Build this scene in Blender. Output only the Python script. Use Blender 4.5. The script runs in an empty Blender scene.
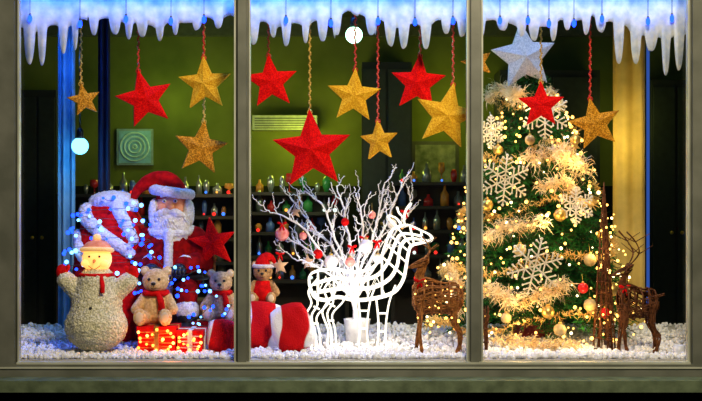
import bpy, math, random
from mathutils import Vector, Matrix, Euler
random.seed(7)
R=random.random
def U(a,b): return a+(b-a)*random.random()
D=6.0; S=0.005; CZ=1.5
DECK=0.712
def K(y): return S*(1+y/D)
def W(px,py,y): 
    k=K(y); return Vector(((px-351)*k, y, CZ+(200.5-py)*k))
def WX(px,y): return (px-351)*K(y)
def WZ(py,y): return CZ+(200.5-py)*K(y)

# ---------------------------------------------------------------- materials
MATS={}
def M(name,col,col2=None,scale=20,rough=.6,metal=0,bump=0,bscale=120,emit=None,es=0,trans=0,sheen=0,kind='noise',alpha=1,dist=0):
    if name in MATS: return MATS[name]
    m=bpy.data.materials.new(name); m.use_nodes=True
    nt=m.node_tree; b=nt.nodes['Principled BSDF']
    tc=nt.nodes.new('ShaderNodeTexCoord')
    b.inputs['Roughness'].default_value=rough; b.inputs['Metallic'].default_value=metal
    if rough>.65: b.inputs['Specular IOR Level'].default_value=.12
    if col2 is None: col2=tuple(c*.75 for c in col)
    if kind=='wave':
        t=nt.nodes.new('ShaderNodeTexWave'); t.inputs['Scale'].default_value=scale; t.inputs['Distortion'].default_value=dist
        t.inputs['Detail'].default_value=1; fac=t.outputs['Fac']
    elif kind=='glitter':
        t=nt.nodes.new('ShaderNodeTexVoronoi'); t.inputs['Scale'].default_value=scale; 
        sp=nt.nodes.new('ShaderNodeSeparateColor'); nt.links.new(t.outputs['Color'],sp.inputs[0]); fac=sp.outputs[0]
    else:
        t=nt.nodes.new('ShaderNodeTexNoise'); t.inputs['Scale'].default_value=scale; t.inputs['Detail'].default_value=4; fac=t.outputs['Fac']
    nt.links.new(tc.outputs['Object'],t.inputs['Vector'])
    r=nt.nodes.new('ShaderNodeValToRGB')
    lo,hi=(.35,.65) if kind=='noise' else ((.68,.76) if kind=='wave' else (.15,.95))
    r.color_ramp.elements[0].position=lo; r.color_ramp.elements[1].position=hi
    r.color_ramp.elements[0].color=(*col2,1); r.color_ramp.elements[1].color=(*col,1)
    nt.links.new(fac,r.inputs[0]); nt.links.new(r.outputs[0],b.inputs['Base Color'])
    if bump:
        n=nt.nodes.new('ShaderNodeTexNoise' if kind!='glitter' else 'ShaderNodeTexVoronoi'); n.inputs['Scale'].default_value=bscale
        nt.links.new(tc.outputs['Object'],n.inputs['Vector'])
        bp=nt.nodes.new('ShaderNodeBump'); bp.inputs['Strength'].default_value=bump; bp.inputs['Distance'].default_value=.01
        nt.links.new(n.outputs[0],bp.inputs['Height']); nt.links.new(bp.outputs[0],b.inputs['Normal'])
    if emit is not None:
        b.inputs['Emission Color'].default_value=(*emit,1); b.inputs['Emission Strength'].default_value=es
    if trans:
        out=nt.nodes['Material Output']; tr=nt.nodes.new('ShaderNodeBsdfTranslucent'); mx=nt.nodes.new('ShaderNodeMixShader')
        mx.inputs[0].default_value=trans; nt.links.new(r.outputs[0],tr.inputs[0])
        nt.links.new(b.outputs[0],mx.inputs[1]); nt.links.new(tr.outputs[0],mx.inputs[2]); nt.links.new(mx.outputs[0],out.inputs[0])
    MATS[name]=m; return m
def GLOW(name,col,s):
    if name in MATS: return MATS[name]
    m=bpy.data.materials.new(name); m.use_nodes=True; nt=m.node_tree
    nt.nodes.remove(nt.nodes['Principled BSDF']); e=nt.nodes.new('ShaderNodeEmission')
    e.inputs[0].default_value=(*col,1); e.inputs[1].default_value=s
    nt.links.new(e.outputs[0],nt.nodes['Material Output'].inputs[0]); MATS[name]=m; return m
# ---------------------------------------------------------------- mesh builder
class MB:
    def __init__(s): s.v=[]; s.f=[]; s.m=[]
    def add(s,vs,fs,mi=0):
        o=len(s.v); s.v+= [Vector(v) for v in vs]
        for f in fs: s.f.append([i+o for i in f]); s.m.append(mi)
    def ell(s,c,r,mi=0,rot=None,seg=14,rings=9):
        if not hasattr(r,'__len__'): r=(r,r,r)
        c=Vector(c); vs=[Vector((0,0,r[2]))]
        for i in range(1,rings):
            a=math.pi*i/rings
            for j in range(seg):
                b=2*math.pi*j/seg
                vs.append(Vector((r[0]*math.sin(a)*math.cos(b),r[1]*math.sin(a)*math.sin(b),r[2]*math.cos(a))))
        vs.append(Vector((0,0,-r[2])))
        if rot is not None:
            mt=Euler(rot).to_matrix(); vs=[mt@v for v in vs]
        vs=[v+c for v in vs]; fs=[]
        for j in range(seg): fs.append([0,1+j,1+(j+1)%seg])
        for i in range(rings-2):
            for j in range(seg):
                a=1+i*seg+j; b=1+i*seg+(j+1)%seg; fs.append([a,a+seg,b+seg,b])
        n=len(vs)-1; o=1+(rings-2)*seg
        for j in range(seg): fs.append([o+(j+1)%seg,o+j,n])
        s.add(vs,fs,mi)
    def tube(s,pts,rad,n=7,mi=0,cap=True,closed=False):
        pts=[Vector(p) for p in pts]; L=len(pts)
        if not hasattr(rad,'__len__'): rad=[rad]*L
        vs=[]; up=Vector((.13,.31,.94))
        prev=None
        for i,p in enumerate(pts):
            if closed: t=pts[(i+1)%L]-pts[i-1]
            else: t=(pts[min(i+1,L-1)]-pts[max(i-1,0)])
            if t.length<1e-9: t=Vector((0,0,1))
            t.normalize()
            if prev is None:
                a=t.cross(up)
                if a.length<.1: a=t.cross(Vector((1,0,0)))
            else: a=prev-t*prev.dot(t)
            if a.length<1e-6: a=t.orthogonal()
            a.normalize(); prev=a; b=t.cross(a)
            for j in range(n):
                w=2*math.pi*j/n; vs.append(p+(a*math.cos(w)+b*math.sin(w))*rad[i])
        fs=[]
        for i in range(L if closed else L-1):
            i2=(i+1)%L
            for j in range(n):
                fs.append([i*n+j,i*n+(j+1)%n,i2*n+(j+1)%n,i2*n+j])
        if cap and not closed:
            fs.append(list(range(n))[::-1]); fs.append([(L-1)*n+j for j in range(n)])
        s.add(vs,fs,mi)
    def capsule(s,a,b,ra,rb,mi=0,n=14):
        a=Vector(a); b=Vector(b); s.tube([a,b],[ra,rb],n,mi); s.ell(a,ra,mi,seg=n); s.ell(b,rb,mi,seg=n)
    def box(s,lo,hi,mi=0,rotz=0,bev=0):
        lo=Vector(lo); hi=Vector(hi); c=(lo+hi)/2; h=(hi-lo)/2; vs=[]
        for x in(-1,1):
            for y in(-1,1):
                for z in(-1,1):
                    v=Vector((x*h.x,y*h.y,z*h.z)); 
                    if rotz: v=Matrix.Rotation(rotz,3,'Z')@v
                    vs.append(v+c)
        s.add(vs,[[0,1,3,2],[4,6,7,5],[0,4,5,1],[2,3,7,6],[0,2,6,4],[1,5,7,3]],mi)
    def lathe(s,c,prof,n=20,mi=0):
        c=Vector(c); vs=[]; L=len(prof)
        for r,z in prof:
            for j in range(n):
                a=2*math.pi*j/n; vs.append(c+Vector((r*math.cos(a),r*math.sin(a),z)))
        fs=[[i*n+j,i*n+(j+1)%n,(i+1)*n+(j+1)%n,(i+1)*n+j] for i in range(L-1) for j in range(n)]
        fs.append(list(range(n))[::-1]); fs.append([(L-1)*n+j for j in range(n)])
        s.add(vs,fs,mi)
    def star(s,c,r,rot=0,yaw=0,th=.22,inner=.42,mi=0,pitch=0):
        vs=[Vector((0,-th*r,0)),Vector((0,th*r,0))]
        for i in range(10):
            a=math.pi/2+i*math.pi/5+rot; q=r if i%2==0 else r*inner
            vs.append(Vector((q*math.cos(a),-.012,q*math.sin(a))))
        for i in range(10):
            a=math.pi/2+i*math.pi/5+rot; q=r if i%2==0 else r*inner
            vs.append(Vector((q*math.cos(a),.012,q*math.sin(a))))
        mt=Matrix.Rotation(yaw,3,'Z')@Matrix.Rotation(pitch,3,'X'); vs=[mt@v+Vector(c) for v in vs]; fs=[]
        for i in range(10):
            j=(i+1)%10; fs+= [[0,2+i,2+j],[1,12+j,12+i],[2+i,12+i,12+j,2+j]]
        s.add(vs,fs,mi)
    def obj(s,name,mats,base=None,smooth=True,parent=None,mods=None):
        me=bpy.data.meshes.new(name)
        if parent is not None: base=parent['base']
        if base is None:
            xs=[v.x for v in s.v]; ys=[v.y for v in s.v]; zs=[v.z for v in s.v]
            base=((min(xs)+max(xs))/2,(min(ys)+max(ys))/2,min(zs))
        base=Vector(base)
        me.from_pydata([tuple(v-base) for v in s.v],[],s.f)
        if not isinstance(mats,(list,tuple)): mats=[mats]
        for m in mats: me.materials.append(m)
        me.polygons.foreach_set('material_index',s.m)
        me.polygons.foreach_set('use_smooth',[smooth]*len(s.f))
        me.update()
        o=bpy.data.objects.new(name,me); bpy.context.scene.collection.objects.link(o)
        if parent is not None: o.parent=parent
        else: o.location=base
        return o
def group(name,base):
    e=bpy.data.objects.new(name,None); bpy.context.scene.collection.objects.link(e)
    e.location=base; e.empty_display_size=.05; e['base']=tuple(base); return e
def blob(mb,name,mat,parent,vox=.006,fur=0,smooth=4):
    o=mb.obj(name,mat,parent=parent)
    r=o.modifiers.new('remesh','REMESH'); r.mode='VOXEL'; r.voxel_size=vox; r.use_smooth_shade=True
    sm=o.modifiers.new('smooth','SMOOTH'); sm.iterations=smooth; sm.factor=.6
    if fur:
        tx=bpy.data.textures.new(name+'_fur','CLOUDS'); tx.noise_scale=.012
        d=o.modifiers.new('fur','DISPLACE'); d.texture=tx; d.strength=fur; d.mid_level=.5; d.texture_coords='LOCAL'
    return o
def spl(pts,n=6,closed=False):
    pts=[Vector(p) for p in pts]; L=len(pts); out=[]
    rng=range(L) if closed else range(L-1)
    for i in rng:
        if closed: p0,p1,p2,p3=pts[i-1],pts[i],pts[(i+1)%L],pts[(i+2)%L]
        else: p0,p1,p2,p3=pts[max(i-1,0)],pts[i],pts[i+1],pts[min(i+2,L-1)]
        for j in range(n):
            t=j/n
            out.append(.5*((2*p1)+(p2-p0)*t+(2*p0-5*p1+4*p2-p3)*t*t+(3*p1-p0-3*p2+p3)*t**3))
    if not closed: out.append(pts[-1])
    return out
def lamp(name,kind,loc,e,col,size=.1,rot=None,sy=None,spot=None):
    l=bpy.data.lights.new(name,kind); l.energy=e; l.color=col
    if kind=='AREA':
        l.size=size
        if sy: l.shape='RECTANGLE'; l.size_y=sy
    else: l.shadow_soft_size=size
    o=bpy.data.objects.new(name,l); o.location=loc
    if rot: o.rotation_euler=rot
    bpy.context.scene.collection.objects.link(o); return o
# materials
frame=M('frame_paint',(.16,.17,.145),(.105,.115,.095),scale=6,rough=.45,bump=.05)
frame_l=M('frame_edge_paint',(.5,.53,.45),(.36,.38,.32),scale=8,rough=.4)
sillm=M('sill_stone',(.14,.19,.11),(.07,.10,.055),scale=14,rough=.6,bump=.1)
blackw=M('dark_masonry',(.008,.008,.008),(.004,.004,.004),scale=10,rough=.9,bump=.3)
wallm=M('wall_green_paint',(.17,.19,.04),(.08,.10,.022),scale=1.6,rough=.8)
ceilm=M('ceiling_paint',(.05,.055,.04),scale=3,rough=.9)
floorm=M('shop_floor_vinyl',(.03,.028,.025),scale=5,rough=.4)
deckm=M('platform_board',(.6,.58,.55),scale=5,rough=.8)
snow=M('foam_snow',(.98,.98,1),(.88,.9,.94),scale=60,rough=.7,bump=.1,trans=.12)
icicle=M('icicle_felt',(.92,.95,.98),(.62,.72,.88),scale=24,rough=.7,bump=.25,bscale=50,trans=.4)
gold=M('gold_glitter',(1,.62,.035),(.74,.32,.006),scale=200,rough=.7,bump=.5,bscale=200,kind='glitter')
gold2=M('antique_gold_glitter',(.9,.42,.03),(.34,.13,.004),scale=200,rough=.7,bump=.5,bscale=200,kind='glitter')
redg=M('red_glitter',(1,.006,.002),(.6,.0,.0),scale=220,rough=.8,bump=.4,bscale=220,kind='glitter')
silver=M('silver_glitter',(.98,.95,.82),(.75,.68,.50),scale=260,rough=.7,bump=.5,bscale=260,kind='glitter')
silv2=M('pearl_glitter',(.97,.97,.97),(.65,.67,.7),scale=200,rough=.7,bump=.5,bscale=200,kind='glitter')
red=M('red_felt',(.80,.005,.005),(.45,.002,.002),scale=40,rough=.85,bump=.3,sheen=.0)
redd=M('dark_red_cloth',(.35,.004,.006),(.2,.001,.004),scale=30,rough=.85,bump=.3)
whitef=M('white_fur',(.95,.93,.9),(.68,.66,.64),scale=90,rough=.9,bump=.8,bscale=160)
cream=M('cream_plush',(.92,.66,.34),(.62,.38,.16),scale=80,rough=.95,bump=.8,bscale=220)
tan=M('tan_plush',(.62,.36,.15),(.42,.22,.08),scale=80,rough=.95,bump=.7,bscale=220)
knit=M('snowman_fleece',(1,.95,.70),(.45,.43,.26),scale=110,rough=.95,bump=1,bscale=110)
skin=M('doll_skin',(.95,.42,.22),(.85,.32,.15),scale=8,rough=.7)
black=M('black_leather',(.008,.008,.01),rough=.35)
brass=M('brass_buckle',(.9,.6,.15),rough=.3,metal=.8)
twig=M('brown_wicker',(.46,.18,.045),(.18,.065,.015),scale=50,rough=.7,bump=.4)
dtwig=M('dark_wicker',(.17,.06,.02),(.06,.02,.007),scale=50,rough=.7,bump=.4)
wtwig=M('white_twig',(.95,.95,.97),(.75,.75,.8),scale=30,rough=.7)
pine=M('pine_needles',(.025,.19,.03),(.006,.055,.012),scale=10,rough=.7)
bark=M('bark',(.05,.03,.015),scale=20,rough=.9,bump=.5)
feath=M('cream_feather',(1,.80,.36),(.70,.42,.10),scale=12,rough=.8,trans=.3)
featw=M('white_feather',(1,.93,.70),(.95,.74,.38),scale=12,rough=.8,trans=.3)
warm=GLOW('warm_bulb',(1,.50,.09),6)
bulbw=GLOW('white_bulb',(1,.75,.35),6)
blue=GLOW('blue_bulb',(.008,.045,1),6)
bluew=GLOW('blue_white_bulb',(.12,.42,1),6)
rope=GLOW('rope_light',(1,.92,.74),2.2)
orange=GLOW('orange_bulb',(1,.22,.03),6)
wire=M('green_wire',(.02,.05,.02),rough=.5)

# ================================================================ room shell
def boxobj(name,lo,hi,mat):
    m=MB(); m.box(lo,hi); return m.obj(name,mat,smooth=False)
RX=3.3; BY=4.2; CH=3.05
boxobj('floor',(-RX,.0,-.1),(RX,BY,0),floorm)
boxobj('ceiling',(-RX,.0,CH),(RX,BY+.1,CH+.1),ceilm)
boxobj('wall_back',(-RX,BY,0),(RX,BY+.1,CH),wallm)
boxobj('wall_left',(-RX-.1,0,0),(-RX,BY+.1,CH),wallm)
boxobj('wall_right',(RX,0,0),(RX+.1,BY+.1,CH),wallm)
# front wall around the window
WL=WX(0,0)-.02; WR=WX(702,0)+.02; WB=.60; WT=2.62
m=MB()
m.box((-RX-.1,-.12,0),(RX+.1,0,WB-.04)); m.box((-RX-.1,-.12,WT+.02),(RX+.1,0,CH+.1))
m.box((-RX-.1,-.12,WB-.04),(WL-.04,0,WT+.02)); m.box((WR+.04,-.12,WB-.04),(RX+.1,0,WT+.02))
m.obj('wall_front',blackw,smooth=False)
boxobj('trim_1',(WL-.04,-.20,.572),(WR+.04,-.06,.628),sillm)
# window frame
win=group('window_1',(0,0,.63))
m=MB(); yf=-.06; yb=.02
gb=WZ(360,0)      # glass bottom
def vert(px0,px1):
    x0,x1=WX(px0,0),WX(px1,0)
    m.box((x0,yf+.03,.63),(x1,yb,WT)); m.box((x0+.012,yf,.66),(x1-.012,yf+.031,WT))
vert(-3,20); vert(236.5,249.5); vert(467.5,480.5); vert(687,705)
m.box((WX(-3,0),yf-.001,.628),(WX(705,0),yb,gb-.012)); m.box((WX(-3,0),yf,WT-.02),(WX(705,0),yb,WT+.02))
m.obj('frame',frame,parent=win,smooth=False)
m=MB()
for a in (20,236.5-1.6,249.5,467.5-1.6,480.5,687-1.6):
    m.box((WX(a,0),-.045,gb-.014),(WX(a+1.6,0),-.01,WT-.02))
m.box((WX(20,0),yf-.004,gb-.014),(WX(687,0),-.01,gb-.003))
m.box((WX(-3,0),yf-.008,.668),(WX(705,0),yf,.676))
m.obj('glazing_beads',frame_l,parent=win,smooth=False)
gm=bpy.data.materials.new('window_glass'); gm.use_nodes=True; nt=gm.node_tree
nt.nodes.remove(nt.nodes['Principled BSDF'])
tr=nt.nodes.new('ShaderNodeBsdfTransparent'); gl=nt.nodes.new('ShaderNodeBsdfGlossy'); gl.inputs['Roughness'].default_value=.01
mx=nt.nodes.new('ShaderNodeMixShader'); mx.inputs[0].default_value=.04
nt.links.new(tr.outputs[0],mx.inputs[1]); nt.links.new(gl.outputs[0],mx.inputs[2]); nt.links.new(mx.outputs[0],nt.nodes['Material Output'].inputs[0])
m=MB()
for a,b in((20,236.5),(249.5,467.5),(480.5,687)):
    x0,x1=WX(a,0),WX(b,0)
    m.add([(x0,0,gb-.01),(x1,0,gb-.01),(x1,0,WT),(x0,0,WT)],[[0,1,2,3]])
m.obj('glass',gm,parent=win,smooth=False)
# platform
boxobj('display_platform',(-2.2,.025,0),(2.2,1.75,DECK-.012),deckm)
# snow chunks
m=MB()
for i in range(7500):
    y=.045+1.58*(R()**1.7); x=U(-2.0,2.0)*(1+y/8); r=U(.006,.017)
    if abs(x)>2.15: continue
    m.ell((x,y,DECK-.012+r*.6+U(0,.012)),(r*U(.8,1.3),r*U(.8,1.3),r*U(.6,.9)),rot=(U(0,3),U(0,3),U(0,3)),seg=5,rings=4)
m.obj('artificial_snow',snow,base=(0,.7,DECK-.012),smooth=False)

# ================================================================ icicle garland
m=MB()
drips=[]; x=-8
while x<712:
    L=U(9,25)
    if x<88: L=U(16,40)*(1 if x>22 else .8)
    if x>612: L=U(16,54)
    if 344<x<366: L=4
    drips.append((x,U(3.6,6.4),L)); x+=U(12,22)
def bot(px):
    base=21+4*math.sin(px*.05)+2*math.sin(px*.21)
    if px<88: base+=4
    if px>600: base+=min(12,(px-600)*.25)
    if 335<px<375: base-=5
    b=base
    for c,w,L in drips:
        d=abs(px-c)/w
        if d<1: b=max(b,base+L*(1-d**3))
        elif d<1.6: b=max(b,base+2*(1.6-d))
    return b
N=900; vs=[]; fs=[]; yI=.14
for i in range(N+1):
    px=-12+726*i/N; bb=bot(px); yy=yI+.012*math.sin(px*.13)+.006*math.sin(px*.37)
    x=WX(px,yI); zb=WZ(bb,yI); zt=2.585; zm=WZ(min(bb-3,18),yI)
    for (dy,z) in ((0,zt),(-.008,zm),(-.006,zb+.006),(.004,zb),(.010,zb+.006),(.012,zm),(.008,zt)):
        vs.append((x,yy+dy,z))
for i in range(N):
    for j in range(7):
        a=i*7+j; b=i*7+(j+1)%7; fs.append([a,a+7,b+7,b])
m.add(vs,fs); m.obj('icicle_garland',icicle,base=(0,yI,2.585))
boxobj('hanging_rail',(-2.0,.17,2.585),(2.0,.47,2.61),M('rail_wood',(.1,.1,.1),rough=.6))
# blue fairy lights along the top
m=MB(); pts=[]
bx=[30,80,126,171,204,246,286,331,378,415,453,500,528,549,574,602,648,672]
LY=.105
for i,px in enumerate(bx):
    p=W(px,19+U(-3,3),LY)
    pts+= [Vector((p.x-.05,LY,2.575)),Vector((p.x,LY,2.565))]
    m.tube([(p.x,LY,2.565),(p.x,LY,p.z)],.0018,4,0); m.lathe((p.x,LY,p.z),[(.003,.018),(.006,.012),(.006,0)],8,0)
    m.ell((p.x,LY,p.z-.010),(.012,.012,.020),1,seg=10,rings=7)
m.tube(pts,.002,4,0)
m.obj('blue_fairy_lights',[wire,blue],smooth=True)

# ================================================================ hanging stars
strg=M('bead_string_gold',(.9,.6,.1),(.4,.2,.03),scale=200,rough=.3,kind='glitter')
strr=M('bead_string_red',(.85,.06,.03),(.35,.0,.0),scale=200,rough=.3,kind='glitter')
def star(px,py,r,mat,smat,y,rot=0,yaw=0,top=True,pitch=0,topz=None,th=.24):
    c=W(px,py,y); rr=r*K(y); m=MB(); m.star(c,rr,rot,yaw,mi=0,pitch=pitch,th=th,inner=.44)
    hz=c.z+rr*.9
    hx=c.x-math.sin(rot)*rr*.9
    if smat:
        tz=2.586 if topz is None else topz; z=hz
        m.tube([(hx,y,hz-.01),(hx,y,tz)],.0018,4,1)
        i=0
        while z<tz-.01:
            i+=1; m.ell((hx+.004*math.sin(i*1.7),y+.004*math.cos(i*1.7),z),(.0058,.0058,.0062),1,seg=6,rings=4); z+=.0105
        m.tube([(hx+.012*math.cos(a),y,hz+.004+.012*math.sin(a)) for a in [k*math.pi/5 for k in range(10)]],.003,5,1,closed=True)
    m.obj('hanging_star',[mat,smat or mat],base=c,smooth=False)
star(145,99,30,redg,strr,.33,rot=.25,yaw=.35)
star(205,84,28,gold,strr,.26,rot=.05,yaw=-.15)
star(201,148,28,gold2,strg,.33,rot=-.12,yaw=.3)
star(84,100,17,gold2,strg,.45,rot=.2,yaw=.4)
star(271,82,28,redg,strr,.30,rot=.1,yaw=.15)
star(312,150,41,redg,strg,.24,rot=.06,yaw=-.1)
star(354,96,28,gold,strr,.26,rot=-.05,yaw=.1)
star(379,141,21,gold,strr,.28,rot=.06,yaw=-.5)
star(418,83,29,redg,strr,.30,rot=-.08,yaw=-.3)
star(447,116,34,gold,strr,.25,rot=-.2,yaw=.1)
star(541,105,24,redg,strg,.28,rot=0,yaw=-.3)
star(595,124,27,gold2,strr,.33,rot=.2,yaw=-.25)
star(477,62,17,gold2,strg,.42,rot=.3,yaw=.3)

# ================================================================ Christmas tree
TX,TY=533,.95
tc=Vector((WX(TX,TY),TY,DECK)); TH=WZ(72,TY)-DECK
def TR(h): # radius at height
    t=min(1,max(0,h/TH)); return .60*(1-t)**.66*(1 if t>.05 else .93)+.02
tree=group('christmas_tree',tuple(tc))
m=MB()
m.lathe(tc,[(.10,0),(.115,.02),(.13,.13),(.135,.14),(.02,.14)],20,1)
m.tube([tc+Vector((0,0,.0)),tc+Vector((0,0,TH*.5)),tc+Vector((-.02,0,TH))],[.03,.02,.006],8,0)
def needles(m,a,b,step=.0062,ln=.034,mi=2):
    d=b-a; L=d.length
    if L<1e-4: return
    d.normalize(); s=d.orthogonal().normalized(); t=d.cross(s); n=int(L/step)
    for i in range(n):
        p=a+d*(L*(i+R())/n); w=U(0,6.28); o=(s*math.cos(w)+t*math.sin(w)); e=p+(o*.8+d*.65)*ln*U(.7,1.1)
        sd=d.cross(o)*.003
        m.add([p-sd,p+sd,e],[[0,1,2]],mi)
nb=320
for i in range(nb):
    h=.05+(TH-.08)*(i/nb)**1.1
    a=i*2.39996+U(-.2,.2); rr=TR(h)*U(.82,1.12); out=Vector((math.cos(a),math.sin(a),0))
    p0=tc+Vector((0,0,h+rr*.12)); pts=[]
    for k in range(5):
        t=k/4; pts.append(p0+out*rr*t+Vector((0,0,rr*(.22*t-.42*t*t))))
    m.tube(pts,[.006,.005,.004,.003,.002],4,0)
    for k in range(4): 
        if k>0 : needles(m,pts[k],pts[k+1])
    side=out.cross(Vector((0,0,1)))
    ns=max(2,int(rr/.055))
    for q in range(ns):
        t=.3+.65*q/ns; f=t*4; kk=min(3,int(f)); p=pts[kk].lerp(pts[kk+1],f-kk)
        for sg in(-1,1):
            e=p+(side*sg*U(.7,1)+out*.7+Vector((0,0,U(-.25,.2))))*(.04+.10*(1-t))*(.5+rr)
            m.tube([p,e],[.0025,.0015],3,0); needles(m,p,e)
m.obj('branches',[bark,M('tree_pot',(.3,.02,.02),rough=.5),pine],parent=tree,smooth=False)
# boa: short curled barbs around a cord
def boa(m,path,rad,mi,step=.0045,nb=7):
    for i in range(len(path)-1):
        a,b=path[i],path[i+1]; L=(b-a).length; n=max(1,int(L/step)); d=(b-a).normalized()
        s=d.orthogonal().normalized(); t=d.cross(s)
        for k in range(n):
            p=a.lerp(b,k/n)+Vector((U(-1,1),U(-1,1),U(-1,1)))*rad*.35
            for q in range(nb):
                w=U(0,6.28); o=s*math.cos(w)+t*math.sin(w); l=rad*U(.35,1.0); cr=Vector((U(-1,1),U(-1,1),U(-1,1)))
                p1=p+o*l*.45+cr*l*.12; p2=p1+(o*.25+cr*.3)*l; p3=p2+(cr*.4+Vector((0,0,-.25)))*l; sd=d.cross(o)*U(.0018,.0034)
                if sd.length<1e-6: continue
                m.add([p-sd*.5,p+sd*.5,p1+sd,p1-sd,p2+sd,p2-sd,p3],[[0,1,2,3],[3,2,4,5],[5,4,6]],mi)
m=MB()
path=[]; turns=4.3
for i in range(240):
    t=i/239; h=.08+(TH-.2)*t; a=-math.pi/2-1.9+turns*2*math.pi*t
    rr=TR(h)*(1.0+.03*math.sin(a*3))
    path.append(tc+Vector((rr*math.cos(a),rr*math.sin(a),h-.03+.035*math.sin(a*4+1))))
boa(m,path,.034,0,step=.008,nb=5)
m.obj('feather_garland',[feath],parent=tree,smooth=False)
m=MB()
def surf(px,py,off=.02):
    y=TY-.3
    for _ in range(8):
        p=W(px,py,y); h=max(.02,min(TH-.01,p.z-DECK)); rr=TR(h)+off; dx=p.x-tc.x
        y=TY-math.sqrt(max(.0004,rr*rr-dx*dx))
    return W(px,py,y)
for (a,b,c2,rd) in [((486,100),(502,88),(520,98),.065),((526,160),(556,152),(588,170),.078),((540,188),(560,180),(578,192),.055),((482,240),(510,226),(548,222),.06),
          ((484,288),(522,301),(570,284),.066),((495,340),(530,343),(578,346),.05),((548,88),(556,100),(560,110),.04),((448,266),(460,290),(456,314),.045)]:
    boa(m,spl([surf(*a,.06),surf(*b,.06),surf(*c2,.06)],5),rd,0,step=.0045,nb=11)
m.obj('feather_tufts',[featw],parent=tree,smooth=False)
m=MB(); pl=[]
for i in range(400):
    h=.05+(TH-.06)*(1-(1-R())**.6 if R()<.3 else R()*.92); a=U(0,6.28) if R()<.2 else -math.pi/2+U(-1.7,1.7); rr=TR(h)*U(.92,1.12)
    p=tc+Vector((rr*math.cos(a),rr*math.sin(a),h-.06*rr)); 
    m.ell(p,U(.0042,.0105),0 if R()<.75 else 1,seg=8,rings=6); pl.append(p)
m.obj('tree_lights',[warm,bulbw],parent=tree)
# white star topper
m=MB(); c=W(524,57,TY-.08)
m.star(c,34*K(TY),.12,.15,th=.25,inner=.5); m.tube([c-Vector((0,0,.1)),tc+Vector((-.02,0,TH-.05))],.006,6)
m.obj('star_topper',[silv2],parent=tree,smooth=False)
# tree baubles
m=MB()
for (px,py,r,mi) in [(498,150,5,0),(560,215,6,0),(590,260,6,1),(520,250,6,1),(487,205,6,0),(602,235,5,0),(548,312,6,0),(590,305,6,1),(506,318,5,1),(530,140,5,1),(575,140,5,0),(612,290,6,0),(560,330,6,1),(605,313,5,2),(583,288,5,2)]:
    p=surf(px,py,.05); r*=K(TY); m.ell(p,r,mi,seg=16,rings=12); m.lathe(p+Vector((0,0,r*.95)),[(r*.25,0),(r*.25,r*.25)],8,0); m.tube([p+Vector((0,0,r)),p+Vector((0,.03,r*2.5))],.001,4,0)
m.obj('baubles',[brass,M('pearl_bauble',(.6,.45,.2),rough=.15),M('red_bauble',(.8,.02,.02),rough=.15)],parent=tree)
# snowflakes
def snowflake(px,py,r,off=.07,yaw=0,rot=0):
    c=surf(px,py,off); r*=K(c.y); m=MB(); mt=Matrix.Rotation(yaw,3,'Z')@Matrix.Rotation(rot,3,'Y')
    def q(x,z): return c+mt@Vector((x,0,z))
    th=.0048
    for k in range(6):
        a=k*math.pi/3+math.pi/6; ca,sa=math.cos(a),math.sin(a)
        def pol(d,off2): return q(ca*d-sa*off2,sa*d+ca*off2)
        m.tube([pol(0,0),pol(r,0)],th,5)
        for d in (.38,.6,.8):
            l=.26*r if d<.7 else .17*r
            for sg in(-1,1): m.tube([pol(d*r,0),pol(d*r+l*.6,sg*l)],th*.85,5); m.ell(pol(d*r+l*.6,sg*l),th*1.4,seg=6,rings=4)
        m.ell(pol(r,0),th*1.8,seg=6,rings=4)
        a2=a+math.pi/3
        for dd in (.22,.38):
            m.tube([pol(dd*r,0),q(math.cos(a2)*dd*r,math.sin(a2)*dd*r)],th*.85,5)
    m.tube([q(0,r*.86),q(0,r*.86)+Vector((0,.06,.04))],.0015,4)
    m.obj('snowflake_ornament',[silver],base=c)
snowflake(505,180,25,off=.13,rot=.1,yaw=.15); snowflake(545,114,24,off=.12,yaw=-.1); snowflake(576,206,18,off=.12,yaw=-.4); snowflake(535,266,28,off=.13,yaw=0,rot=.25); snowflake(491,132,16,off=.1,yaw=.5)

# ================================================================ rope light reindeer
RY=.35
dr=group('light_up_reindeer',(WX(355,RY),RY,DECK))
m=MB(); hw=.075
def side(pts,dy,rad=.0052,closed=False,n=4): m.tube(spl([W(a,b,RY)+Vector((0,dy,0)) for a,b in pts],n,closed),rad,6,0,closed=closed)
prof=[(309,280),(314,272),(334,269),(352,272),(370,269),(380,259),(385,246),(390,233),(397,227),(408,225),(420,230),(430,235),(431,240),(420,243),(411,246),(408,255),(406,267),(403,280),(394,292),(376,298),(356,300),(338,297),(326,300),(314,296)]
side(prof,-hw*.8,closed=True); side(prof,hw*.8,closed=True)
prof2=[(314,284),(336,278),(356,280),(376,276),(388,262),(394,246),(402,234),(422,236)]
side(prof2,-hw,n=5); side(prof2,hw,n=5)
p3=[(318,292),(345,288),(370,288),(388,280),(397,266),(400,248),(408,239),(426,240)]
side(p3,-hw,n=5); side(p3,hw,n=5)
gz=200.5+(CZ-DECK-.004)/K(RY)
def leg_h(dx,dy): 
    side([(318+dx,278),(309+dx,290),(312+dx,302),(307+dx,314),(313+dx,332),(312+dx,gz),(320+dx,gz),(320+dx,332),(317+dx,316),(327+dx,304),(334+dx,292)],dy)
    side([(314+dx,305),(320+dx,308)],dy); side([(312+dx,322),(319+dx,322)],dy); side([(315+dx,290),(318+dx,303),(312+dx,315),(316+dx,333),(316+dx,gz)],dy)
def leg_f(dx,dy):
    side([(397+dx,284),(391+dx,300),(388+dx,318),(387+dx,334),(388+dx,gz),(379+dx,gz),(380+dx,334),(380+dx,318),(378+dx,298)],dy)
    side([(380+dx,312),(388+dx,312)],dy); side([(380+dx,330),(386+dx,330)],dy)
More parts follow.
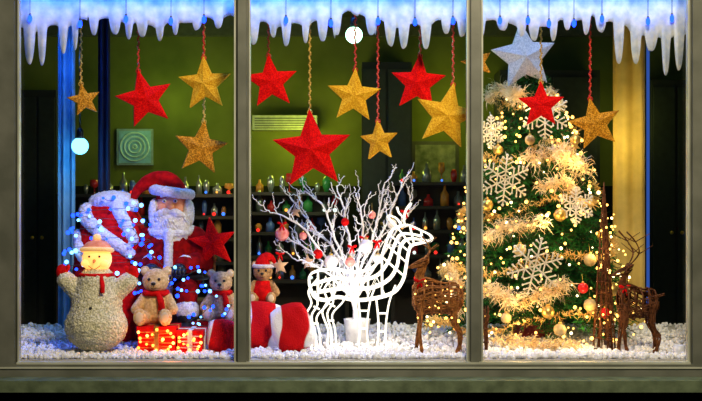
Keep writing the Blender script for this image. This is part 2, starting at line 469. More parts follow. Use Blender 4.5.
leg_h(0,-hw); leg_h(15,hw); leg_f(-2,-hw); leg_f(-20,hw)
for (x,t,b) in [(318,273,297),(334,270,298),(352,272,300),(368,269,299),(382,258,295)]:
    c=(W(x,(t+b)/2,RY)); h=(b-t)/2*K(RY)
    m.tube([c+Vector((0,hw*1.15*math.cos(w),h*math.sin(w))) for w in [i*math.pi/8 for i in range(16)]],.0045,6,0,closed=True)
for (ax,ay,bx_,by_,w) in [(387,245,406,262,.9),(390,235,407,250,.75),(397,227,410,244,.6),(410,226,414,244,.5),(421,231,423,243,.35),(381,256,404,276,1)]:
    a=W(ax,ay,RY); b=W(bx_,by_,RY); c=(a+b)/2; h=(b-a)/2
    m.tube([c+h*math.sin(q)+Vector((0,hw*w*math.cos(q),0)) for q in [i*math.pi/8 for i in range(16)]],.0045,6,0,closed=True)
for dy in(-hw*1.02,hw*1.02):
    zz=[]
    for i in range(9): zz.append((317+i*8.5,277 if i%2 else 295))
    m.tube([W(a,b,RY)+Vector((0,dy,0)) for a,b in zz],.003,5,0)
for sg in(-1,1):
    side([(399,228),(393,223),(388,216),(396,218),(402,226)],sg*hw*.8)
    for br in ([(405,226),(404,218),(406,210),(411,203)],[(404,218),(399,213),(397,207)]):
        b2=[W(a,b,RY)+Vector((0,sg*(hw*.4+(226-b)*.0022),0)) for a,b in br]
        m.tube(spl(b2,3),.0034,6,0)
m.obj('rope_light_frame',rope,parent=dr)
m=MB()
for (x,dy) in((315,-hw),(331,hw),(381,-hw),(363,hw)):
    c=W(x,gz,RY); m.box((c.x-.02,RY+dy-.012,DECK-.008),(c.x+.02,RY+dy+.012,DECK+.006))
m.obj('feet',whitef,parent=dr,smooth=False)

# ================================================================ white twig tree with baubles
BYY=.62
bt=group('twig_tree',(WX(357,BYY),BYY,DECK))
m=MB(); pb=Vector((WX(357,BYY),BYY,DECK-.005)); kb=K(BYY)
m.lathe(pb,[(.055,0),(.06,.005),(.072,.13),(.075,.14),(.068,.14),(.064,.12)],20)
m.obj('pot',M('white_pot',(.9,.9,.92),rough=.3),parent=bt)
m=MB(); tips=[]
def limb(pts,r0,depth=0):
    P=spl(pts,4); n=len(P)
    P=[p+Vector((U(-.006,.006),U(-.006,.006),U(-.006,.006))) for p in P]
    m.tube(P,[r0*(1-.8*i/n)+.0014 for i in range(n)],6)
    tips.append(P[-1])
    if depth<2:
        for i in range(3,n,1 if depth==0 else 2):
            if R()<(.95 if depth==0 else .65):
                d=(P[i]-P[i-1]).normalized(); o=Vector((U(-1,1),U(-.7,.7),U(-.3,1))).normalized()
                L=U(.06,.14) if depth==0 else U(.03,.08)
                q1=P[i]+(d*.6+o*.6)*L*.5; q2=q1+(d*.5+o*.5+Vector((0,0,.25)))*L*.5
                limb([P[i],q1,q2],r0*.42*(1-.5*i/n),depth+1)
tb=W(356,322,BYY)
for k,(mids,tip,dy) in enumerate([([(350,290),(325,255),(300,225)],(274,212),-.10),([(350,285),(322,262),(300,245)],(277,238),.1),([(352,280),(335,240),(326,212)],(306,190),0),
    ([(354,280),(348,235),(344,210)],(336,187),.12),([(356,280),(362,240),(362,215)],(356,194),-.12),([(358,285),(378,245),(390,215)],(404,182),.1),([(358,290),(385,255),(398,230)],(414,205),.16),
    ([(352,285),(330,245),(312,228)],(292,202),.2),([(357,282),(372,240),(378,215)],(384,184),-.02),([(350,295),(330,275),(312,262)],(296,258),-.15)]):
    pts=[tb+Vector((U(-.01,.01),U(-.01,.01),0))]+[W(a,b,BYY)+Vector((0,dy*(i+1)/3.5,0)) for i,(a,b) in enumerate(mids)]+[W(*tip,BYY)+Vector((0,dy,0))]
    limb(pts,.009)
m.obj('white_twigs',wtwig,parent=bt)
def bow(m,c,s,mi):
    for sg in(-1,1):
        m.ell(c+Vector((sg*s*.55,0,s*.15)),(s*.5,s*.15,s*.28),mi,rot=(0,-sg*.4,0),seg=10,rings=6)
        m.tube([c,c+Vector((sg*s*.25,-.004,-s*.6)),c+Vector((sg*s*.45,0,-s*1.3))],[.003,.006,.004],5,mi)
    m.ell(c,s*.2,mi,seg=8,rings=6)
m=MB()
for (px,py,r,mi,dy) in [(282,234,7,0,-.1),(331,262,7,1,-.08),(366,246,7,1,-.14),(378,259,5,1,-.12),(303,236,4,0,-.08),(318,254,5,2,-.06),(345,222,4,2,-.1),(372,215,4,0,-.1),(392,224,5,1,0),(350,262,5,0,-.1)]:
    p=W(px,py,BYY+dy); r*=K(BYY+dy); m.ell(p,r,mi,seg=16,rings=12); m.lathe(p+Vector((0,0,r*.95)),[(r*.3,0),(r*.3,r*.25)],8,3); m.tube([p+Vector((0,0,r)),p+Vector((0,-dy*.2,r+.045))],.0012,4,3)
for (px,py,r,mi,dy) in [(280,266,9,4,-.12),(308,262,8,4,-.1),(295,212,7,4,0)]:
    p=W(px,py,BYY+dy); m.star(p,r*K(BYY),.1,0,mi=mi); m.tube([p+Vector((0,0,r*kb*.9)),p+Vector((0,0,r*kb+.06))],.0012,4,3)
for px,py in((352,247),(364,238),(282,224),(280,254),(405,212),(377,242)): bow(m,W(px,py,BYY-.13),.026,2)
m.obj('ornaments',[M('blush_bauble',(.85,.35,.3),(.7,.1,.1),scale=30,rough=.2),M('white_bauble',(.9,.85,.8),rough=.15),red,brass,M('wooden_star',(.75,.45,.25),rough=.6)],parent=bt)

# ================================================================ wicker deer
def wicker(px,y,name,head,body_c,body_len,body_h,foot,flip=1,seed=1,antler=28,bulbs=0,mat=None):
    """stick-built deer: trunk, four jointed legs, neck, head, ears, antlers"""
    random.seed(seed); k=K(y); g=group(name,(WX(px,y),y,DECK)); m=MB()
    bc=W(*body_c,y); bl=body_len*k/2; bh=body_h*k/2; hd=W(*head,y); sg=flip
    f=Vector((sg,0,0))
    def bundle(pts,rad,n,r0=.0028):
        for i in range(n):
            o=[Vector((U(-1,1),U(-1,1),U(-1,1)))*rj for rj in rad]
            m.tube(spl([Vector(p)+q for p,q in zip(pts,o)],3),[r0]*((len(pts)-1)*3+1),5)
    for i in range(46):
        a=U(0,6.28); pts=[]
        for t,s in((-1,.35),(-.7,.85),(-.2,.85),(.35,.98),(.75,1.0),(1.02,.5)):
            aa=a+t*.5; pts.append(bc+f*bl*t+Vector((0,math.cos(aa)*bh*s*.75,math.sin(aa)*bh*s+ (.012 if t>.3 else 0))))
        m.tube(spl(pts,3),.0032,5)
    for t,s in((-.8,.75),(-.45,.9),(-.1,.9),(.25,.95),(.6,1),(.9,.75)):
        for q in range(2):
            m.tube([bc+f*bl*(t+U(-.05,.05))+Vector((0,math.cos(w)*bh*s*.8,math.sin(w)*bh*s*1.03+(.01 if t>.3 else 0))) for w in [i*math.pi/7 for i in range(14)]],.0035,5,0,closed=True)
    zf=DECK-.004
    for dy in(-1,1):
        for fr in(-1,1):
            hx=bc.x+sg*fr*bl*.72; yy=y+dy*bh*.55; top=Vector((hx,yy,bc.z)); L=bc.z-zf
            if fr<0: mid1=Vector((hx+sg*.012,yy,bc.z-L*.42)); mid2=Vector((hx-sg*.022,yy,zf+L*.33)); ft=Vector((hx-sg*.012+dy*.012,yy,zf))
            else: mid1=Vector((hx,yy,bc.z-L*.35)); mid2=Vector((hx+sg*.006,yy,zf+L*.4)); ft=Vector((hx+sg*(.004+dy*.014),yy,zf))
            bundle([top,mid1,mid2,ft],[.020,.013,.009,.009],14)
            m.lathe(ft-Vector((0,0,0)),[(.012,0),(.011,.018),(.004,.02)],8)
    ns=bc+f*bl*.85+Vector((0,0,bh*.4))
    bundle([ns-f*.02-Vector((0,0,.02)),ns.lerp(hd,.5)+f*.006,hd-f*.008],[.030,.021,.012],28)
    hl=.075
    for i in range(22):
        a=U(0,6.28); m.tube(spl([hd+f*hl*t+Vector((0,math.cos(a)*s,math.sin(a)*s-.35*hl*t)) for t,s in((-.35,.008),(0,.023),(.4,.018),(.8,.011),(1,.004))],2),.0028,5)
    m.ell(hd+f*hl+Vector((0,0,-.35*hl)),.008,0)
    for dy in(-1,1):
        e0=hd+Vector((0,dy*.018,.012)); m.tube([e0,e0+Vector((-sg*.015,dy*.03,.014)),e0+Vector((-sg*.02,dy*.05,.02))],[.004,.010,.002],6)
        A=antler*k; b0=hd+Vector((-sg*.004,dy*.01,.016))
        main=[b0,b0+Vector((-sg*A*.25,dy*A*.3,A*.4)),b0+Vector((-sg*A*.1,dy*A*.45,A*.75)),b0+Vector((sg*A*.15,dy*A*.5,A*1.05))]
        for q in range(3): m.tube(spl([p+Vector((U(-1,1),U(-1,1),U(-1,1)))*.003 for p in main],4),.0026,5)
        for i,dv in((1,(.35,.1,.3)),(2,(-.4,.1,.25)),(2,(.4,.0,.2)),(1,(-.35,.2,.25))):
            m.tube([main[i],main[i]+Vector((sg*dv[0],dy*dv[1],dv[2]))*A],[.003,.0015],5)
    bundle([bc-f*bl*.95+Vector((0,0,bh*.4)),bc-f*(bl+.03)+Vector((0,0,bh*.5))],[.006,.008],6)
    m.obj('wicker_body',[mat or twig],parent=g)
    m=MB(); q=ns.lerp(hd,.35)-Vector((0,.035,0)); bow(m,q,.03,0); m.obj('neck_bow',[red],parent=g)
    if bulbs:
        m=MB()
        for i in range(bulbs):
            a=U(0,6.28); t=U(-1,1); m.ell(bc+f*bl*t+Vector((0,math.cos(a)*bh*.95,math.sin(a)*bh*1.1)),.005,0,seg=6,rings=4)
        m.obj('bulbs',[warm],parent=g)
    return g
wicker(436,.24,'wicker_reindeer',(424,262),(438,298),50,36,0,flip=-1,seed=3,antler=22,bulbs=14)
wicker(636,.26,'wicker_reindeer',(627,270),(638,303),40,34,0,flip=-1,seed=5,antler=34,mat=dtwig)
random.seed(11)
m=MB(); yc=.38; cb=Vector((WX(604,yc),yc,DECK-.004)); ch=WZ(182,yc)-cb.z
for i in range(50):
    a=U(0,6.28); tw=U(-1.2,1.2); m.tube([cb+Vector((math.cos(a+tw*t)*.06*(1-t)**.9,math.sin(a+tw*t)*.06*(1-t)**.9,ch*t)) for t in [j/9 for j in range(10)]],.0022,4)
for i in range(14):
    t=i/15; r=.063*(1-t)**.9; m.tube([cb+Vector((math.cos(w)*r,math.sin(w)*r,ch*t+.006*math.sin(w*2+i)+.003)) for w in [q*math.pi/8 for q in range(16)]],.003,5,closed=True)
for i in range(18):
    t=U(.03,.8); a=U(0,6.28); r=.068*(1-t)**.9; m.ell(cb+Vector((math.cos(a)*r,math.sin(a)*r,ch*t)),.006,1,seg=6,rings=5)
m.obj('wicker_cone_tree',[dtwig,warm],base=cb)
m=MB(); c=Vector((WX(486,.2),.2,DECK-.004))
for i in range(14):
    m.tube(spl([c+Vector((U(-.008,.008),U(-.012,.012),0)),c+Vector((U(-.01,.01),U(-.01,.01),.1)),c+Vector((U(-.02,.02),U(-.02,.02),.2+U(0,.05)))],3),.003,5)
for z in(.06,.13): m.tube([c+Vector((math.cos(w)*.014,math.sin(w)*.014,z)) for w in [q*math.pi/6 for q in range(12)]],.003,5,closed=True)
m.obj('twig_bundle',dtwig,base=c)
m=MB(); c=Vector((WX(679,.12),.12,DECK-.004))
m.lathe(c,[(.024,0),(.028,.006),(.03,.055),(.027,.055),(.025,.035)],18,0); m.lathe(c+Vector((0,0,.034)),[(.022,0),(.022,.006),(.003,.008),(.002,.016)],14,1)
m.obj('votive_candle',[M('frosted_glass',(.85,.86,.9),rough=.3),whitef],base=c)

# ================================================================ snowman
SY=.20; k=K(SY)
g=group('plush_snowman',(WX(96,SY),SY,DECK-.004)); P=lambda a,b,dy=0: W(a,b,SY)+Vector((0,dy,0))
m=MB()
m.ell(P(96,326),(32*k,.13,26*k)); m.ell(P(97,300),(26*k,.11,24*k)); m.capsule(P(96,323),P(97,285),29*k,20*k)
m.capsule(P(82,295),P(66,280),10.5*k,9*k); m.capsule(P(112,295),P(129,281),10.5*k,9*k)
blob(m,'body',knit,g,.006,fur=.012)
m=MB(); m.ell(P(97,259),(15*k,14*k,14.5*k)); 
for sg in(-1,1): m.ell(P(97+sg*9,263,-.05),(5*k,4*k,4*k))
o=m.obj('glowing_head',M('snowman_face_lit',(.95,.7,.4),(.9,.5,.2),scale=12,rough=.7,emit=(1,.40,.08),es=1.6),parent=g)
m=MB()
for sg in(-1,1): m.ell(P(97+sg*5,256,-.066),.006,0)
m.tube([P(97,260,-.062),P(98,262,-.115)],[.010,.002],8,1)
m.tube(spl([P(91,265,-.066),P(97,268.5,-.07),P(103,265,-.066)],4),.002,5,0)
m.tube([P(97+15*math.cos(w),250+1.5*math.sin(w),0)+Vector((0,14*k*math.sin(w),0)) for w in [q*math.pi/10 for q in range(20)]],.012,8,4,closed=True)
m.lathe(P(97,250),[(15*k,0),(14*k,.02),(10*k,.04),(4*k,.052),(.004,.056)],18,5); m.ell(P(97,238),4.5*k,4)
m.tube([P(97+16*math.cos(w),275,0)+Vector((0,15*k*math.sin(w),0)) for w in [q*math.pi/10 for q in range(20)]],.012,8,2,closed=True)
m.tube([P(104,276,-.075),P(107,284,-.11),P(107,291,-.12)],[.010,.012,.013],8,2)
for a,b in((62,272),(133,273)): 
    m.ell(P(a,b),(6*k,5*k,8*k),2); m.ell(P(a+(5 if a<90 else -5),b-3),(2.6*k,2.4*k,5*k),2,rot=(0,.5 if a<90 else -.5,0))
for b in(306,322): m.ell(P(96,b,-.13),.008,0)
m.obj('features',[black,M('carrot',(.9,.25,.03),rough=.6),red,whitef,M('hat_trim',(1,.75,.4),rough=.9,bump=.6,emit=(1,.5,.12),es=.45),M('pale_hat',(.95,.4,.25),(.7,.2,.12),rough=.9,emit=(1,.3,.08),es=.15)],parent=g)

# ================================================================ Santa
YS=.72; k=K(YS)
g=group('santa_claus_doll',(WX(172,YS),YS,DECK)); P=lambda a,b,dy=0: W(a,b,YS)+Vector((0,dy,0))
crate_top=WZ(300,YS)
suit=M('santa_velvet_shaded',(.36,.003,.003),(.15,.001,.001),scale=30,rough=.9,bump=.2)  # red darkened to put shade into the suit colour
m=MB(); m.ell(P(172,268),(33*k,.14,34*k)); m.ell(P(172,246),(27*k,.12,22*k)); m.ell(P(172,230),(16*k,.08,10*k))
for sg,(ex,hx) in((-1,(138,156)),(1,(206,188))):
    sx=172+sg*23
    m.capsule(P(sx,238),P(ex,260,-.05),12*k,11*k); m.capsule(P(ex,260,-.05),P(hx,263,-.19),11*k,8.5*k)
for sg in(-1,1): m.capsule(P(172+sg*13,288,-.02),P(172+sg*19,288,-.17),14*k,11*k); m.capsule(P(172+sg*19,290,-.17),P(172+sg*20,308,-.19),11*k,9.5*k)
blob(m,'suit',suit,g,.008)
m=MB(); m.ell(P(172,206),(16*k,15*k,18*k),0); m.ell(P(173,207,-.09),(4*k,4*k,3.6*k),0)
for sg in(-1,1): m.ell(P(172+sg*8,208,-.07),(5*k,3*k,4.4*k),0); m.ell(P(172+sg*16,206,-.01),(2.5*k,2*k,4.5*k),0)
m.obj('head',skin,parent=g)
m=MB()
for sg in(-1,1):
    m.ell(P(172+sg*5.5,201,-.078),(.0115,.006,.010),1); m.ell(P(172+sg*5.5,201,-.083),.006,0)
    m.ell(P(172+sg*6,196,-.082),(.022,.008,.007),2,rot=(0,sg*.25,0))
m.ell(P(173,216,-.085),(.014,.006,.006),3)
m.obj('eyes_and_mouth',[black,M('eye_white',(.9,.9,.9),rough=.2),whitef,M('lips',(.6,.08,.06),rough=.5)],parent=g)
m=MB()
for sg in(-1,1): m.ell(P(172+sg*7,212.5,-.095),(9*k,3.6*k,3.8*k),rot=(0,sg*.35,0))
m.ell(P(172,228,-.06),(20*k,.055,19*k)); m.ell(P(173,238,-.075),(13*k,.04,13*k))
for sg in(-1,1): m.ell(P(172+sg*17,213,-.02),(6*k,.05,15*k))
blob(m,'beard_base',whitef,g,.006,fur=.01,smooth=2)
m=MB()
for i in range(190):
    a=U(-1,1); b=U(0,1); x0=172+a*19*(1-.35*b); y0=212+30*b+ (0 if abs(a)>.5 else 6); dyy=-.075-.045*(1-abs(a))*(1-.3*b)
    p=P(x0,y0,dyy); ph=U(0,6); pts=[p+Vector((.007*math.sin(ph+t*5)+a*.01*t,-.004*math.cos(ph+t*5)-.003,-.05*t)) for t in [j/7 for j in range(8)]]
    m.tube(pts,[.005,.006,.006,.006,.005,.004,.003,.001],5)
m.obj('beard_curls',whitef,parent=g)
m=MB()
m.tube(spl([P(172,197,.01),P(169,187,.01),P(160,181,.0),P(149,182,-.02),P(139,190,-.04),P(135,199,-.05)],4),[16.5*k,16*k,15.6*k,15*k,14*k,13.6*k,13*k,12*k,10.5*k,9.8*k,9*k,8*k,7.4*k,6.8*k,6*k,5.6*k,5*k,4.6*k,4*k,3.6*k,3*k],16)
m.obj('hat',M('santa_hat_velvet',(.6,.004,.004),(.3,.001,.001),scale=30,rough=.9,bump=.2),parent=g)
m=MB()
pts=[P(172+18*math.cos(w),192+2.5*math.cos(w),0)+Vector((0,17*k*math.sin(w),0)) for w in [q*math.pi/12 for q in range(24)]]
for i in range(24): m.capsule(pts[i-1],pts[i],5.4*k,5.4*k,n=10)
m.ell(P(134,205,-.05),7*k)
m.capsule(P(172,232,-.125),P(172,300,-.15),4.5*k,4.5*k); 
for sg,hx in((-1,156),(1,188)):
    m.ell(P(hx-sg*-1.5,262,-.185),(8.8*k,.020,8.8*k)); m.capsule(P(172+sg*20,306,-.19),P(172+sg*20.1,308,-.19),11.5*k,11.5*k)
for i in range(12): 
    a=math.pi*i/11; a2=math.pi*(i+1)/11; m.capsule(P(172+20*math.cos(a),230+3*math.sin(a),-.1*math.sin(a)),P(172+20*math.cos(a2),230+3*math.sin(a2),-.1*math.sin(a2)),5*k,5*k,n=8)
blob(m,'fur_trim',whitef,g,.006,fur=.008,smooth=1)
m=MB()
for sg,hx in((-1,156),(1,188)):
    hc=P(hx,266,-.195)+Vector((-sg*.014,-.045,-.006)); m.ell(hc,(.040,.042,.034),0)
    for q in range(4):
        b=hc+Vector((-.027+.018*q,-.022,.002)); L=(.85,1,.95,.75)[q]
        m.tube([b,b+Vector((0,-.028*L,-.002)),b+Vector((0,-.038*L,-.024)),b+Vector((0,-.024,-.038*L))],[.0105,.010,.009,.007],7,0)
    m.tube([hc+Vector((-sg*.030,-.0,.004)),hc+Vector((-sg*.048,-.022,.006)),hc+Vector((-sg*.046,-.042,.0))],[.011,.010,.007],7,0)
    c=P(172+sg*20,316,-.20); m.ell(c,(10*k,.055,12*k),0); m.ell(c+Vector((0,-.05,-9*k)),(9.5*k,.075,7*k),0)
m.tube([P(172,276)+Vector((34.5*k*math.cos(w),.146*math.sin(w),0)) for w in [q*math.pi/14 for q in range(28)]],.020,6,0,closed=True)
m.obj('gloves_belt_boots',black,parent=g)
m=MB(); c=P(172,276,-.175)
m.tube([c+Vector(v) for v in((-.025,0,-.02),(.025,0,-.02),(.025,0,.02),(-.025,0,.02))],.005,6,closed=True); m.obj('buckle',brass,parent=g)
m=MB(); c=P(172,300,.03); m.box((c.x-.19,c.y-.09,DECK-.01),(c.x+.19,c.y+.16,crate_top+.0)); 
for z in (.33,.66): m.box((c.x-.2,c.y-.1,DECK+(crate_top-DECK)*z-.008),(c.x+.2,c.y+.17,DECK+(crate_top-DECK)*z+.008))
m.obj('wooden_crate',M('crate_wood',(.2,.09,.04),scale=10,rough=.8),smooth=False)
def string_lights(name,pts,n,mats,r=.007,jit=.02,wr=.0015):
    m=MB(); P2=spl(pts,8); m.tube(P2,wr,4,0)
    for i in range(n):
        p=P2[int(i*(len(P2)-1)/max(1,n-1))]; q=p+Vector((U(-jit,jit),-abs(U(0,jit)),U(-jit,jit))); m.tube([p,q],wr,4,0); m.ell(q,r*U(.7,1.3),1+(0 if R()<.6 else 1),seg=8,rings=6)
    return m.obj(name,[wire]+mats)
string_lights('blue_fairy_lights',[W(*a) for a in[(132,228,.53),(142,240,.5),(150,254,.44),(164,266,.44),(182,276,.44),(200,270,.46),(202,288,.44),(182,292,.42),(160,284,.44),(142,292,.46),(133,276,.5),(140,262,.46)]],44,[blue,bluew],r=.009,jit=.03)
string_lights('blue_fairy_lights',[W(*a) for a in[(206,286,.42),(214,300,.38),(204,312,.36),(190,322,.36),(208,326,.36),(224,318,.38),(232,304,.40)]],20,[blue,bluew],r=.008,jit=.02)

# ================================================================ gift sack (blue-lit, left)
YG=.72;k=K(YG)
g=group('gift_sack',(WX(108,YG),YG,DECK-.006)); c0=Vector((WX(108,YG),YG,DECK-.006))
SH=WZ(196,YG)-c0.z
def wob(v): 
    a=math.atan2(v.y-c0.y,v.x-c0.x); s=1+.05*math.sin(a*7+v.z*9)+.03*math.sin(a*3+v.z*20); sh=(v.z-c0.z)*.03; return Vector((c0.x+(v.x-c0.x)*s+sh,c0.y+(v.y-c0.y)*s*.8,v.z))
m=MB(); PR=[(.12,0),(.18,.02),(.205,.15),(.205,.35),(.195,.52),(.17,.66),(.12,.76),(.05,.80)]
m.lathe(c0,[(r,z*SH/.80) for r,z in PR],26); m.v=[wob(v) for v in m.v]
m.obj('sack_cloth',red,parent=g)
m=MB()
def sr(z): 
    z=z*.80/SH
    for i in range(len(PR)-1):
        if PR[i][1]<=z<=PR[i+1][1]: return PR[i][0]+(PR[i+1][0]-PR[i][0])*(z-PR[i][1])/(PR[i+1][1]-PR[i][1])
    return .05
for a0,z0,z1,tw in((-2.7,.92,.62,1.9),(-2.9,.74,.50,1.2),(-1.3,.99,.72,.6)):
    dp=[]
    for j in range(10):
        z=SH*(z0+(z1-z0)*j/9)*.98; a=a0+tw*j/9; r=sr(z); dp.append(wob(Vector((c0.x+r*math.cos(a),c0.y+r*math.sin(a),c0.z+z))))
    for i in range(9): m.capsule(dp[i],dp[i+1],.042-.001*i,.041-.001*i,n=10)
m.ell((c0.x+.03,c0.y,c0.z+SH-.03),(.14,.12,.06))
blob(m,'fleece_trim',whitef,g,.008,fur=.014,smooth=2)
pp=[]
for j in range(24):
    z=SH*(.97-.55*j/23); a=-math.pi/2+1.25*math.sin(j*1.25); r=sr(z)+.05; v=wob(Vector((c0.x+r*math.cos(a),c0.y+r*math.sin(a),c0.z+z))); pp.append(v-Vector((0,.02,0)))
string_lights('blue_fairy_lights',pp,64,[blue,bluew],r=.010,jit=.025)
m=MB(); c=W(213,243,.6); m.star(c,26*K(.6),.15,-.2,mi=0); m.tube([c+Vector((0,.02,0)),Vector((c.x+.01,.74,DECK-.005))],.006,6,1)
m.lathe((c.x+.01,.74,DECK-.005),[(.06,0),(.06,.012),(.01,.014)],16,1)
m.obj('red_star_stand',[redg,twig],smooth=False)

# ================================================================ gift boxes, teddies, cushions
def gift(name,x0,x1,ptop,y0,y1,mat,rib,lights=0,rotz=0):
    yy=(y0+y1)/2; a=WX(x0,y0); b=WX(x1,y0); zt=WZ(ptop,y0); m=MB(); z0=DECK-.01
    m.box((a,y0,z0),(b,y1,zt),0,rotz); m.box((a-.006,y0-.006,zt-.03),(b+.006,y1+.006,zt+.002),0,rotz)
    cx=(a+b)/2; m.box((cx-.012,y0-.009,z0),(cx+.012,y1+.009,zt+.005),1,rotz); m.box((a-.009,yy-.012,z0),(b+.009,yy+.012,zt+.005),1,rotz)
    pp=[]
    for i in range(lights):
        t=(i+.5)/lights; p=Vector((a+(b-a)*(.5+.48*math.sin(i*2.4)),y0-.012,z0+.02+(zt-z0-.03)*t)); pp.append(p); m.ell(p,U(.006,.009),2 if i%3 else 3,seg=8,rings=6)
    if pp: m.tube(pp,.0015,4,1)
    m.obj(name,[mat,rib,orange,warm],smooth=False)
gift('gift_box',138,175,327,.22,.40,red,brass,18)
gift('gift_box',178,202,331,.22,.40,red,whitef,14)
gift('gift_box',192,230,322,.46,.64,redd,whitef,0)
def teddy(name,px,pb,y,h,mat,zb,hat=False,dress=False,scarf=True,yaw=0):
    k=K(y)*h/60.; base=Vector((WX(px,y),y,zb)); g=group(name,tuple(base))
    def Q(x,z,d=0): return base+Vector((x*k,d*k,z*k))
    m=MB(); m.ell(Q(0,16),(14*k,12*k,16*k)); m.ell(Q(0,27),(10*k,9*k,8*k)); m.ell(Q(0,43,-1),(13.5*k,12*k,12.5*k)); m.ell(Q(0,39,-11),(6.5*k,5*k,5*k))
    for s in(-1,1):
        m.ell(Q(s*11,53),(5*k,2.6*k,5*k)); m.capsule(Q(s*11,26),Q(s*18,17,-7),5.4*k,4.8*k); m.ell(Q(s*18.5,15,-8),5.4*k)
        m.capsule(Q(s*9,6.5,-4),Q(s*12,6.5,-18),7*k,6.2*k); m.ell(Q(s*12.5,8.5,-21),(6.8*k,4.2*k,8.6*k))
    blob(m,'fur_body',mat,g,.0045,fur=.005,smooth=3)
    m=MB()
    for s in(-1,1): m.ell(Q(s*5,45,-12.2),1.6*k,0); m.ell(Q(s*12.5,8.5,-24.6),(4*k,1.2*k,5.2*k),1); m.ell(Q(s*11,53,-2.2),(3*k,1*k,3*k),1)
    m.ell(Q(0,41,-16),(2.4*k,1.6*k,1.7*k),0); m.tube([Q(0,40,-16.2),Q(0,37.5,-16)],.4*k,4,0); m.tube(spl([Q(-3,37,-15),Q(0,36,-16),Q(3,37,-15)],3),.4*k,4,0)
    if scarf:
        m.tube([Q(11*math.cos(w),31,10*math.sin(w)) for w in [q*math.pi/10 for q in range(20)]],3*k,8,2,closed=True); m.tube([Q(4,30,-10),Q(7,24,-14),Q(8,15,-14)],[2.5*k,3.4*k,3.6*k],8,2)
    if dress: m.lathe(Q(0,0),[(14.8*k,4*k),(15.2*k,12*k),(14*k,20*k),(10.8*k,29*k),(9*k,31*k)],20,2)
    if hat:
        m.tube(spl([Q(0,50),Q(1,57),Q(6,63),Q(13,60),Q(16,54)],3),[12*k,11.5*k,11*k,10.2*k,9.2*k,8*k,7*k,6*k,5*k,4*k,3.4*k,3*k,2.6*k],12,2)
        m.tube([Q(12.5*math.cos(w),50.5,11.5*math.sin(w)) for w in [q*math.pi/10 for q in range(20)]],2.8*k,8,3,closed=True); m.ell(Q(17,52),3.6*k,3)
    m.obj('features_and_clothes',[black,M('bear_pad',(.85,.7,.5),rough=.9),red,whitef],parent=g)
teddy('teddy_bear',156,0,.33,60,cream,WZ(327,.22)+.006,scarf=True)
teddy('teddy_bear',221,0,.55,52,cream,WZ(322,.46)+.006,scarf=True)
strip=M('red_white_plush',(.9,.88,.88),(.55,.004,.006),scale=1.5,rough=.9,bump=.5,kind='wave',dist=9)
def cushion(px,y,r,dims,rot,mat=strip):
    c=Vector((WX(px,y),y,0)); m=MB(); a,b,h=dims
    c.z=DECK-.008+h
    vs=[];fs=[]
    N=22
    for side_ in(1,-1):
        for i in range(N+1):
            for j in range(N+1):
                u=-1+2*i/N; v=-1+2*j/N; e=((1-u**4)*(1-v**4)); e=max(0,e)**.5
                ru=u*math.sqrt(1-.32*v*v); rv=v*math.sqrt(1-.32*u*u)
                p=Vector((ru*a,side_*b*e*(1+.06*math.sin(7*u+3*v)),rv*h)); vs.append(p)
    o=(N+1)**2
    for i in range(N):
        for j in range(N):
            q=i*(N+1)+j; fs.append([q,q+1,q+N+2,q+N+1]); fs.append([o+q,o+q+N+1,o+q+N+2,o+q+1])
    mt=Euler(rot).to_matrix(); vs=[mt@v for v in vs]; mz=min(v.z for v in vs); vs=[v+Vector((c.x,c.y,DECK-.008-mz)) for v in vs]
    m.add(vs,fs); m.obj('plush_cushion',mat)
    return max(v.z for v in vs)
cushion(222,.29,0,(.080,.05,.088),(-.15,.1,.1))
cushion(262,.42,0,(.14,.065,.13),(-.25,.15,.0))
cushion(292,.25,0,(.11,.055,.13),(-.2,-.35,.1))
t=cushion(258,.60,0,(.11,.08,.115),(0,0,0),redd)
teddy('plush_doll',263,0,.60,44,tan,t+.002,hat=True,scarf=False,dress=True)

# ================================================================ interior background
def drape(name,px0,px1,y,zt,zb,mat,amp=.018,waves=6):
    m=MB(); x0,x1=WX(px0,y),WX(px1,y); N=60; vs=[];fs=[]
    for i in range(N+1):
        t=i/N; yy=y+amp*math.sin(t*waves*6.28)
        vs+=[(x0+(x1-x0)*t,yy,zt),(x0+(x1-x0)*t,yy*1.0+.004*math.sin(t*20),(zt+zb)/2),(x0+(x1-x0)*t,yy,zb)]
        vs+=[(x0+(x1-x0)*t,yy+.006,zt),(x0+(x1-x0)*t,yy+.006,(zt+zb)/2),(x0+(x1-x0)*t,yy+.006,zb)]
    for i in range(N):
        a=i*6
        fs+= [[a,a+1,a+7,a+6],[a+1,a+2,a+8,a+7],[a+3,a+9,a+10,a+4],[a+4,a+10,a+11,a+5]]
    m.add(vs,fs); return m.obj(name,mat)
drape('yellow_curtain',613,645,1.64,CH,DECK-.01,M('cream_drape',(.85,.62,.18),(.65,.46,.12),scale=6,rough=.8,trans=.2),amp=.012,waves=2)
drape('blue_curtain',58,75,1.5,CH,DECK-.01,M('blue_drape',(.30,.55,.8),(.15,.35,.6),scale=6,rough=.8,trans=.3),waves=2)
drape('purple_curtain',98,110,1.5,CH,DECK-.01,M('purple_drape',(.03,.03,.08),(.02,.02,.05),scale=6,rough=.8),waves=2)
m=MB(); m.tube([(WX(648,1.64),1.64,DECK-.012),(WX(648,1.64),1.64,CH)],.010,8); m.obj('blue_edge_glow',GLOW('blue_edge_emission',(.05,.14,.6),.6))  # glowing tube added for the blue-lit edge beside the curtain
